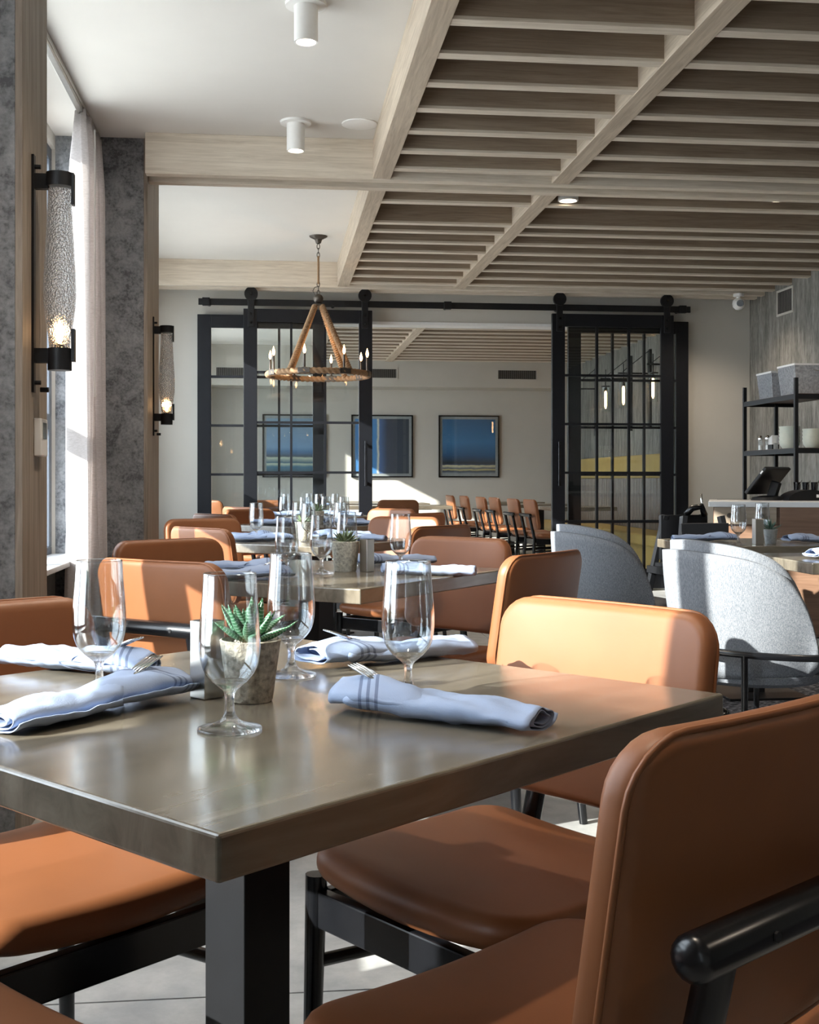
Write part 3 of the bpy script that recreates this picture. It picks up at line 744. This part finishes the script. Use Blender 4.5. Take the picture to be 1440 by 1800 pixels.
# ================================================================== CHANDELIER
ch = thing('rope_chandelier', 'rope-wrapped ring chandelier with lit candle bulbs hanging before the doors', 'chandelier', (.36, 9.79, 0))
MB().lathe([(.002, 2.985), (.02, 2.99), (.03, 3.02), (.07, 3.04), (.075, 3.05)], n=28).build('ceiling_canopy', 'bronze', ch, smooth='auto')
def link(z, rot, h=.045):
    pts = [(math.cos(a)*.011*math.cos(rot), math.cos(a)*.011*math.sin(rot), z+math.sin(a)*h/2) for a in [2*PI*k/14 for k in range(14)]]
    return MB().tube(pts, .0032, 6, closed=True).build('chain_link', 'bronze', ch, smooth=True)
for k in range(3): link(2.965-k*.035, k*PI/2)
for k in range(4): link(2.655-k*.035, k*PI/2)
MB().tube([(0, 0, 2.66+.0*k) if k == 0 else (0, 0, 2.885) for k in (0, 1)], .009, 10, rf=None).build('rope_stem', 'rope', ch, smooth='auto')
MB().tube([(-.0, 0, 2.64), (-.03, 0, 2.63), (-.045, 0, 2.6), (-.03, 0, 2.57), (0, 0, 2.56)], .003, 6).build('supply_cord', 'bronze', ch)
MB().lathe([(.001, 2.5), (.025, 2.505), (.038, 2.525), (.04, 2.545), (.03, 2.565), (.012, 2.578), (.001, 2.58)], n=24).build('hub_ball', 'bronze', ch, smooth=True)
MB().lathe([(.001, 2.47), (.05, 2.475), (.05, 2.49), (.02, 2.505)], n=20).build('hub_plate', 'bronze', ch, smooth='auto')
def twist(n, tw=2.2, amp=.36): return lambda i, a: 1+amp*(abs(math.sin(a-i*tw/2))-.5)
for q in (55, 125, 235, 305):
    a = RAD(q); n = 200
    p0 = Vector((.05*math.cos(a), .05*math.sin(a), 2.475)); p1 = Vector((.41*math.cos(a), .41*math.sin(a), 1.93))
    MB().tube([p0.lerp(p1, i/n) for i in range(n+1)], .0215, 12, rf=twist(n, 2*PI*34/n)).build('rope_arm', 'rope', ch, smooth=True)
n = 480
MB().tube([(.41*math.cos(2*PI*i/n), .41*math.sin(2*PI*i/n), 1.915) for i in range(n)], .022, 12, closed=True, rf=twist(n, 2*PI*58/n)).build('rope_ring', 'rope', ch, smooth=True)
for k in range(8):
    a = RAD(-11-6.5+45*k); cx, cy = .41*math.cos(a), .41*math.sin(a)
    cd = MB().tube([(cx, cy, 1.925), (cx, cy, 2.05)], .0095, 12).build('candle', 'bronze', ch, smooth='auto')
    MB().lathe([(.02, 1.93), (.024, 1.94), (.01, 1.945)], (cx, cy, 0), 14).build('candle_cup', 'bronze', cd)
    MB().lathe([(.004, 2.05), (.0095, 2.062), (.0125, 2.077), (.009, 2.095), (.003, 2.115), (.0005, 2.125)], (cx, cy, 0), 12).build('bulb', 'flame', cd, smooth=True)
    mt = Matrix.Translation((cx, cy, 0)) @ Matrix.Rotation(a, 4, 'Z')
    MB().box(-.024, .024, -.05, .05, 1.895, 1.938, mt).build('band', 'bronze', ch, bevel=.003)
lamp_light(ch, (0, 0, 2.12), 2.5, r=.02)

# ================================================================== CEILING FITTINGS
def spot(parent, z, e, size=2.2):
    l = bpy.data.lights.new('spot_glow', 'SPOT'); l.energy = e; l.color = (1, .85, .68); l.spot_size = size; l.spot_blend = .8; l.shadow_soft_size = .04
    o = bpy.data.objects.new('spot_glow', l); COL.objects.link(o); o.location = (0, 0, z); o.parent = parent
for (x, y, l) in ((.133, 5.02, 'white cylinder ceiling light nearer the camera, at the top edge of the photo'), (.12, 6.68, 'white cylinder ceiling light with round base plate, by the wooden girder')):
    c = thing('cylinder_light', l, 'ceiling light', (x, y, 0), 0, 'white cylinder ceiling lights')
    MB().lathe([(.05, 3.035), (.086, 3.036), (.088, 3.049)], n=32).build('base_plate', 'enamel', c, smooth='auto')
    MB().lathe([(.05, 3.04), (.05, 2.885), (.042, 2.885), (.042, 2.90)], n=32, caps=False).build('cylinder', 'enamel', c, smooth='auto')
    MB().lathe([(.001, 2.899), (.042, 2.9)], n=24).build('lamp_lens', 'lamp', c)
    spot(c, 2.88, 30)
for (x, y, l) in ((1.87, 7.48, 'small round recessed light nearest the camera between the ceiling slats'), (1.9, 10.41, 'small round recessed light beside the second beam near the doors'), (4.04, 10.41, 'small round recessed light near the right wall')):
    c = thing('recessed_light', l, 'ceiling light', (x+.0, y, 0), 0, 'round recessed lights among the slats')
    MB().lathe([(.065, 3.049), (.065, 2.84), (.056, 2.838), (.05, 2.85)], n=28, caps=False).build('trim_ring', 'enamel', c, smooth='auto')
    MB().lathe([(.001, 2.849), (.054, 2.85)], n=24).build('lamp_lens', 'lamp', c)
    spot(c, 2.83, 45)
for (x, y, l) in ((.13, 1.2, 'above the nearest table'), (.13, 3.2, 'in the white ceiling just above the frame'), (3.2, 4.0, 'above the tub chairs'), (3.2, 7.3, 'above the counter'), (3.0, .8, 'right of the camera'), (2.3, 13.6, 'in the far room above the nearest side-on chairs'), (3.3, 15.8, 'in the far room by the banquette'), (.9, 15.4, 'in the far room above the long tables')):
    c = thing('recessed_light', 'added unseen recessed fill light '+l, 'ceiling light', (x, y, 0), 0, 'added recessed fill lights out of view')  # unseen fill lamps added to brighten the rooms, shaped as recessed fittings
    MB().lathe([(.065, 3.049), (.065, 2.84), (.056, 2.838), (.05, 2.85)], n=28, caps=False).build('trim_ring', 'enamel', c, smooth='auto')
    MB().lathe([(.001, 2.849), (.054, 2.85)], n=24).build('lamp_lens', 'lamp', c)
    spot(c, 2.83, 60)
sp = thing('ceiling_speaker', 'flat round white speaker grille flush in the white ceiling', 'speaker', (.476, 6.68, 0))
MB().lathe([(.1, 3.05), (.1, 3.044), (.094, 3.042), (.001, 3.041)], n=40).build('grille', 'enamel', sp, smooth='auto')
sc_ = thing('security_camera', 'white dome security camera with black lens near the right wall', 'security camera', (4.36, 10.86, 0))
MB().lathe([(.05, 2.815), (.05, 2.79), (.02, 2.785), (.02, 2.76)], n=20).build('mount', 'enamel', sc_, smooth='auto')
MB().lathe([(.001, 2.66), (.03, 2.668), (.052, 2.69), (.06, 2.72), (.052, 2.75), (.03, 2.77), (.001, 2.775)], n=28).build('dome', 'enamel', sc_, smooth=True)
MB().tube([(.0, -.045, 2.72), (-.012, -.066, 2.717)], .032, 20).build('lens', 'black', sc_, smooth='auto')
sd_ = thing('smoke_detector', 'white smoke detector on the far room ceiling just beyond the opening', 'smoke detector', (1.2, 12.9, 0))
MB().lathe([(.07, 2.82), (.075, 2.8), (.03, 2.76), (.001, 2.755)], n=24).build('body', 'enamel', sd_, smooth='auto')
MB().box(-.09, .09, -.06, .5, 2.82, 2.83).build('bracket', 'enamel', sd_)

def vent(loc, rz, w, h, label, grp=None):
    v = thing('air_vent', label, 'vent', loc, rz, grp)
    f = MB().box(-w/2, w/2, -.012, 0, 0, .02).box(-w/2, w/2, -.012, 0, h-.02, h).box(-w/2, -w/2+.02, -.012, 0, .02, h-.02).box(w/2-.02, w/2, -.012, 0, .02, h-.02)
    f.build('frame', 'wallpaint', v, bevel=.002)
    MB().box(-w/2+.02, w/2-.02, -.003, 0, .02, h-.02).build('backing', plain('vent shadow', (.05, .045, .04), .8), v)
    k = max(6, int((w-.04)/.03)) if w > h else 6
    sl = None
    for i in range(k):
        x = -w/2+.02+(w-.04)*(i+.5)/k
        if sl is None: sl = MB().box(-.003, .003, -.01, -.003, .02, h-.02).build('slat', plain('vent slat', (.16, .15, .14), .6), v); sl.location = (x, 0, 0)
        else: link_copy(sl, (x, 0, 0), v)
    return v
for (x, l) in ((-.55, 'dark air vent on the bulkhead seen through the left sliding doors'), (1.52, 'dark air vent on the bulkhead above the middle picture'), (3.64, 'dark air vent on the bulkhead above the right picture')):
    vent((x, 17.7, 2.56), 0, .62, .17, l, 'bulkhead air vents')
vent((XR, 10.47, 2.57), -PI/2, .35, .24, 'small pale square vent high on the right wall')

# ================================================================== PICTURES
def art(x, w, z0, z1, k, label):
    a = thing('framed_print', label, 'picture', (x, YF, 0), 0, 'framed abstract prints')
    h = .02
    f = MB().box(-w/2, w/2, -.04, 0, z0, z0+h).box(-w/2, w/2, -.04, 0, z1-h, z1).box(-w/2, -w/2+h, -.04, 0, z0+h, z1-h).box(w/2-h, w/2, -.04, 0, z0+h, z1-h)
    f.build('frame', 'black', a)
    MB().box(-w/2+h, w/2-h, -.012, -.002, z0+h, z1-h).build('mat_board', plain('grey mat board', (.42, .42, .42), .8), a)
    MB().box(-w/2+.06, w/2-.06, -.015, -.0121, z0+.06, z1-.06).build('print', artmat('abstract print %d' % k, k), a)
    MB().box(-w/2+h, w/2-h, -.026, -.023, z0+h, z1-h).build('glass_pane', 'pane', a)
art(3.0, .95, 1.10, 2.06, 0, 'framed blue abstract print with dark and gold bands, rightmost on the far wall')
art(1.65, .95, 1.10, 2.06, 1, 'framed blue and charcoal abstract print in the middle of the far wall')
art(.31, .97, 1.10, 2.06, 2, 'framed pale blue banded print seen through the left sliding doors')

# ================================================================== FAR ROOM BANQUETTE AND WALL LAMPS
bq = thing('banquette', 'long mustard banquette with taupe channelled back along the right wall', 'banquette', (0, 0, 0))
MB().box(4.5, 4.64, 12.0, 17.6, 1.08, 1.37).build('top_band', 'yellow', bq, bevel=.02, seg=3)
cm = MB()
nch = 50
for k in range(nch):
    y0 = 12.0+5.6*k/nch; wd_ = 5.6/nch
    def cfn(u, v, y0=y0, wd_=wd_): a = PI*v; return (4.47-.035*math.sin(a), y0+wd_*(.5-.5*math.cos(a)), .48+.6*u)
    cm.grid(cfn, 2, 6)
cm.build('channelled_back', 'stripe', bq, smooth=True)
MB().box(4.48, 4.62, 12.0, 17.6, .3, 1.08).build('back_core', 'stripe', bq)
for k in range(5): MB().box(3.98, 4.47, 12.0+1.12*k+.004, 12.0+1.12*(k+1)-.004, .34, .47).build('seat_cushion', 'yellow', bq, bevel=.025, seg=3)
MB().box(4.02, 4.6, 12.0, 17.6, .0, .34).build('plinth', 'yellow', bq)
for (y, l) in ((16.9, 'farthest'), (15.2, 'second farthest'), (14.4, 'third farthest'), (13.24, 'nearest')):
    f = thing('wall_pendant', 'black wall bracket with hanging glass tube lamp, %s on the right wall' % l, 'wall lamp', (XR, y, 0), 0, 'bracket lamps above the banquette')
    MB().box(-.03, 0, -.04, .04, 1.7, 2.68).build('wall_bar', 'blackm', f)
    MB().box(-.42, -.03, -.01, .01, 2.37, 2.39).build('arm', 'blackm', f)
    MB().tube([(-.03, 0, 2.66), (-.36, 0, 2.4)], .005, 6).build('stay_rod', 'blackm', f)
    MB().tube([(-.35, 0, 2.5), (-.35, 0, 2.27)], .006, 8).build('stem', 'blackm', f)
    MB().lathe([(.03, 2.29), (.06, 2.285), (.06, 2.275), (.012, 2.27), (.02, 2.25), (.02, 2.22)], (-.35, 0, 0), 16).build('socket', 'blackm', f, smooth='auto')
    MB().lathe([(.057, 2.28), (.057, 1.95), (.054, 1.95), (.054, 2.28)], (-.35, 0, 0), 24, False).build('glass_shade', 'pane', f, smooth=True)
    MB().lathe([(.006, 2.23), (.016, 2.2), (.016, 2.02), (.006, 1.99)], (-.35, 0, 0), 14).build('bulb', 'flame', f, smooth=True)
    lamp_light(f, (-.35, 0, 2.1), 3.5)

# ================================================================== COUNTER AREA
cn = thing('counter', 'service counter with white top, taupe drawers at left and brown panels', 'counter', (2.71, 7.24, .008), RAD(-21))
MB().box(.03, 1.38, .02, .78, .08, .877).build('body', 'walnut', cn)
MB().box(0, 1.4, 0, .8, .877, .912).build('countertop', 'marble', cn, bevel=.003)
MB().box(.06, 1.36, .05, .76, 0, .08).build('plinth', 'blackm', cn)
for c in range(2):
    for r in range(3):
        d = MB().box(.035+.19*c, .22+.19*c, 0.0, .02, .66-.115*r*2+.11, .66-.115*r*2+.215 if r else .875).build('drawer', 'taupe', cn, bevel=.002)
        z = .66-.23*r+.165
        MB().tube([(.128+.19*c, 0, z), (.128+.19*c, -.02, z), (.128+.19*c, -.022, z)], [.006, .012, .016], 12).build('knob', 'bronze', d, smooth='auto')
for c in range(2): MB().box(.43+.48*c, .9+.48*c, .002, .02, .1, .88).build('front_panel', 'walnut', cn, bevel=.002)
MB().tube([(-.045, .02, .96), (-.04, .02, .90), (-.025, .02, .82), (0.0, .02, .74), (.03, .02, .70)], .007, 8).build('end_bracket', 'chrome', cn, smooth=True)
bc = thing('back_cabinet', 'dark cabinet behind the counter carrying the open shelf unit', 'cabinet', (3.6, 8.1, 0))
MB().box(0, 1.04, 0, 1.25, .08, .87).build('body', 'walnut', bc); MB().box(.03, 1.0, .03, 1.2, 0, .08).build('plinth', 'blackm', bc)
MB().box(-.02, 1.04, -.02, 1.27, .87, .90).build('top', 'blackm', bc)
su = thing('shelf_unit', 'black metal open shelf unit with wood shelves by the right wall', 'shelf', (3.72, 8.2, .9))
for (x, y) in ((0, 0), (0, .94), (.36, 0), (.26, .94)): MB().box(x-.013, x+.013, y-.013, y+.013, 0, .89).build('post', 'blackm', su, bevel=.001)
for z in (.375, .765):
    MB().box(-.0, .4, -.0, .94, z, z+.012).build('shelf_board', 'shelfwood', su)
    MB().box(-.012, .41, -.014, .002, z-.028, z+.008).build('shelf_rail', 'blackm', su); MB().box(-.012, .002, .0, .95, z-.028, z+.008).build('shelf_rail', 'blackm', su)
    MB().box(-.012, .41, .94, .952, z-.028, z+.008).build('shelf_rail', 'blackm', su)
def basket(x, y, w, d, h, label):
    b = thing('storage_basket', label, 'basket', (x, y, 1.678), 0, 'grey woven baskets')
    m = MB(); t = .008; k = .88
    def ring(s, z, ins=0): return [(sx*(w/2*s-ins), sy*(d/2*s-ins), z) for sx, sy in ((-1, -1), (1, -1), (1, 1), (-1, 1))]
    m.v = ring(k, 0)+ring(1, h)+ring(1, h, t)+ring(k, t, t)
    for r in range(3):
        for j in range(4): m.f.append((r*4+j, r*4+(j+1) % 4, (r+1)*4+(j+1) % 4, (r+1)*4+j))
    m.f += [(3, 2, 1, 0), (12, 13, 14, 15)]
    m.build('body', 'basket', b)
    wv = MB()   # diagonal weave strands on the left and front faces
    for q in range(-7, 16):
        for sgn in (1,):
            pts = []
            for i in range(9):
                u = i/8; yy = -d/2+d*(q/15.)+u*.1; zz = .01+(h-.02)*u
                s = k+(1-k)*zz/h
                if -d/2*s+.004 < yy < d/2*s-.004: pts.append((-w/2*s-.002, yy, zz))
            if len(pts) > 1: wv.tube(pts, .0025, 5)
    o = wv.build('weave', 'basket', b); o['kind'] = 'stuff'
    MB().tube([(-.045+.09*i/8, -d/2-.012-.012*math.sin(PI*i/8)-.0, h*.8-.012*math.sin(PI*i/8)) for i in range(9)], .005, 6).build('handle', 'chrome', b)
    MB().box(-w/2-.004, w/2+.004, -d/2-.004, -d/2+.004, h-.012, h+.002).box(-w/2-.004, -w/2+.004, -d/2, d/2, h-.012, h+.002).build('rim', 'enamel', b)
basket(3.94, 8.46, .36, .30, .225, 'large grey woven basket at the right end of the top shelf')
basket(3.92, 8.86, .32, .28, .205, 'smaller grey woven basket behind the large one on the top shelf')
def bowl_stack(x, y, n, r, l):
    out = [(r*.62, 0), (r*.66, .004), (r*.9, .03), (r, .064)]; prof = out+[(r-.004, .064), (r*.86, .032), (r*.5, .008)]
    b0 = None
    for k in range(n):
        if b0 is None: b0 = o = MB().lathe(prof, n=28).build('bowl', 'bowl', smooth='auto'); o.location = (x, y, 1.288)
        else: o = link_copy(b0, (x, y, 1.288+.0265*k))
        tag(o, 'cream bowl, %s in the %s stack on the middle shelf' % (['lowest', 'second lowest', 'third from bottom', 'fourth from bottom', 'fifth from bottom'][k], l), 'bowl', 'stacked cream bowls')
bowl_stack(3.86, 8.62, 5, .078, 'left taller'); bowl_stack(3.94, 8.40, 4, .075, 'right shorter')
for (x, y, l) in ((3.80, 9.02, 'left'), (3.82, 8.93, 'right')):
    s = thing('shaker', 'clear glass shaker with chrome lid, %s one on the middle shelf' % l, 'shaker', (x, y, 1.288), 0, 'glass shakers')
    MB().lathe([(.022, 0), (.022, .01), (.016, .06), (.018, .085)], n=18).build('jar', 'pane', s, smooth='auto')
    MB().lathe([(.019, .085), (.02, .1), (.012, .115), (.001, .118)], n=18).build('lid', 'chrome', s, smooth='auto')
    MB().lathe([(.015, .002), (.014, .04), (.001, .041)], n=14).build('contents', 'enamel', s)
cd_ = thing('packet_caddy', 'black caddy holding white packets beside the shakers', 'caddy', (3.82, 8.82, 1.288))
MB().box(-.03, .03, -.04, .04, 0, .04).build('holder', 'black', cd_, bevel=.002)
for k in range(4): MB().box(-.026, .026, -.034+.018*k, -.022+.018*k, .002, .11-.006*k).build('packet', 'enamel', cd_)
cc = MB().box(-.018, .018, -.006, .006, 0, .05).build('card', 'potg', bevel=.004); cc.location = (3.80, 8.73, 1.288); tag(cc, 'small pale grey block between the caddy and the bowls', 'card holder')
ps = thing('pos_terminal', 'black point of sale terminal with tilted screen on the counter', 'till', (3.27, 7.62, .9205), RAD(-55))
MB().lathe([(.001, 0), (.12, .0), (.11, .02), (.05, .03), (.001, .032)], n=28).build('base', 'blackm', ps, smooth='auto')
MB().box(-.03, .03, .0, .04, .02, .13, Matrix.Rotation(RAD(20), 4, 'Y')).build('neck', 'blackm', ps, bevel=.005)
mt = Matrix.Translation((-.01, 0, .13)) @ Matrix.Rotation(RAD(-48), 4, 'Y') @ Matrix.Rotation(RAD(0), 4, 'X')
MB().box(-.115, .115, -.15, .15, -.012, .012, mt).build('screen', 'blackm', ps, bevel=.006)
MB().box(.06, .085, -.152, -.1505, -.004, .006, mt).build('badge', 'enamel', ps)
pb = thing('card_printer', 'low black printer with a curved front beside the till screen', 'printer', (3.47, 7.5, .9205))
def prn(u, v): a = PI*v; return (-.13+.26*u, 0, 0)
m = MB(); 
for k in range(13): a = PI*k/12; m.v += [(-.15*math.cos(a), -.07, .07*math.sin(a)), (-.15*math.cos(a), .09, .07*math.sin(a))]
for k in range(12): m.f.append((2*k, 2*k+1, 2*k+3, 2*k+2))
m.f += [tuple(2*k for k in range(13)), tuple(2*k+1 for k in reversed(range(13)))]
m.build('casing', 'blackm', pb, smooth='auto'); MB().box(.04, .12, -.078, -.07, .02, .04).build('paper_slot', 'enamel', pb)
wr = thing('glass_rack', 'chrome wire rack holding small glasses behind the till', 'rack', (3.58, 7.58, .9205))
for k in range(5):
    MB().tube([(-.12+.06*k, 0, 0), (-.12+.06*k, 0, .1), (-.10+.06*k, 0, .13)], .003, 6).build('wire', 'chrome', wr)
    MB().lathe([(.02, .06), (.024, .12), (.022, .12), (.018, .062)], (-.12+.06*k, .03, 0), 14).build('cup', 'black', wr, smooth='auto')
MB().box(-.15, .15, -.03, .06, 0, .012).build('tray', 'blackm', wr)
be = thing('card_reader_box', 'low black box with a red light at the right end of the counter', 'box', (3.82, 7.28, .9205))
MB().box(-.15, .25, -.1, .1, 0, .07).build('casing', 'black', be, bevel=.004); MB().tube([(-.03, -.1, .035), (-.03, -.103, .035)], .006, 8).build('indicator', glow('red indicator', (1, .05, .02), 1), be)

# child high chair
hc = thing('high_chair', 'black wooden child high chair behind the grey-topped table', 'high chair', (2.42, 6.72, .008), RAD(8))
for sx in (-1, 1):
    for sy_ in (-1, 1):
        MB().box(-.016, .016, -.02, .02, 0, .86, Matrix.Translation((sx*.25, sy_*.25, 0)) @ Matrix.Rotation(RAD(-sx*9), 4, 'Y') @ Matrix.Rotation(RAD(sy_*9), 4, 'X')).build('leg', 'blackm', hc, bevel=.002)
for z, q in ((.22, .22), (.5, .19)):
    for sy_ in (-1, 1): MB().box(-q, q, sy_*q-.01, sy_*q+.01, z, z+.04).build('cross_rail', 'blackm', hc)
    for sx in (-1, 1): MB().box(sx*q-.01, sx*q+.01, -q, q, z, z+.04).build('cross_rail', 'blackm', hc)
MB().box(-.17, .17, -.17, .17, .54, .56).build('seat', 'blackm', hc); MB().box(-.15, .15, .1, .13, .58, .84).build('back_panel', 'blackm', hc)
MB().box(-.15, .15, -.15, -.12, .66, .80).build('front_panel', 'blackm', hc, bevel=.004)
MB().tube([(.08, -.16, .72), (.1, -.165, .64)], .012, 8).build('strap_buckle', 'chrome', hc)
MB().tube([(.02, .12, .84), (.05, .1, .88), (.1, .08, .89), (.13, .1, .84)], .02, 8).build('strap', 'black', hc, smooth=True)

# ================================================================== GREY TUB CHAIRS
def make_tub():
    t = thing('tub_chair', '', 'chair')
    A = RAD(104)
    def top(a): f = abs(a)/A; return .80-.09*f**2-.30*f**7
    def shell(r0, dz, zb, taper):
        def f(u, v):
            a = -A+2*A*u; zt = top(a)+dz; z = zb+(zt-zb)*v
            r = r0-taper*(1-v)**1.6
            # rounded front corners: pull the ends in towards the top
            return (-r*math.cos(a)*1.02, r*math.sin(a)*.98, z)
        return f
    MB().grid(shell(.295, 0, .37, .055), 48, 14).build('outer_shell', 'tub', t, smooth=True, solid=.028)
    MB().grid(shell(.259, .035, .44, .03), 44, 12).build('inner_back', 'tub', t, smooth=True, solid=.045)
    def sf(a, b, c): return (a+.03, b, .42+c)
    pad(.53, .49, .2, .1, .045, sf, .01, 9).build('seat', 'tub', t, smooth=True)
    MB().lathe([(.22, .335), (.25, .35), (.26, .375), (.2, .38)], (.01, 0, 0), 32).build('underside', 'tub', t, smooth='auto')
    rg = [(-.33*math.cos(q), .33*math.sin(q), .45+.02*math.cos(q)) for q in [RAD(-140+280*k/40) for k in range(41)]]
    MB().tube(rg, .0125, 10).build('arm_ring', 'black', t, smooth='auto')
    for q in (50, -50, 130, -130):
        a = RAD(q); MB().tube([(-.33*math.cos(a), .33*math.sin(a), .45+.02*math.cos(a)), (-.32*math.cos(a), .32*math.sin(a), .2), (-.36*math.cos(a), .36*math.sin(a), .008)], [.012, .011, .008], 10).build('leg', 'black', t, smooth='auto')
    return t
tb = make_tub()
place(tb, (1.70, 4.12, .008), RAD(14), 'pale grey woven tub chair half in sunlight at the right', 'grey tub chairs')
place(copy_tree(tb), (1.64, 5.62, .008), RAD(10), 'blue grey tub chair in the shade, left of the sunlit tub chair', 'grey tub chairs')
place(copy_tree(tb), (3.05, 5.45, .008), RAD(180), 'grey tub chair whose seat shows past the sunlit table at the frame edge', 'grey tub chairs')
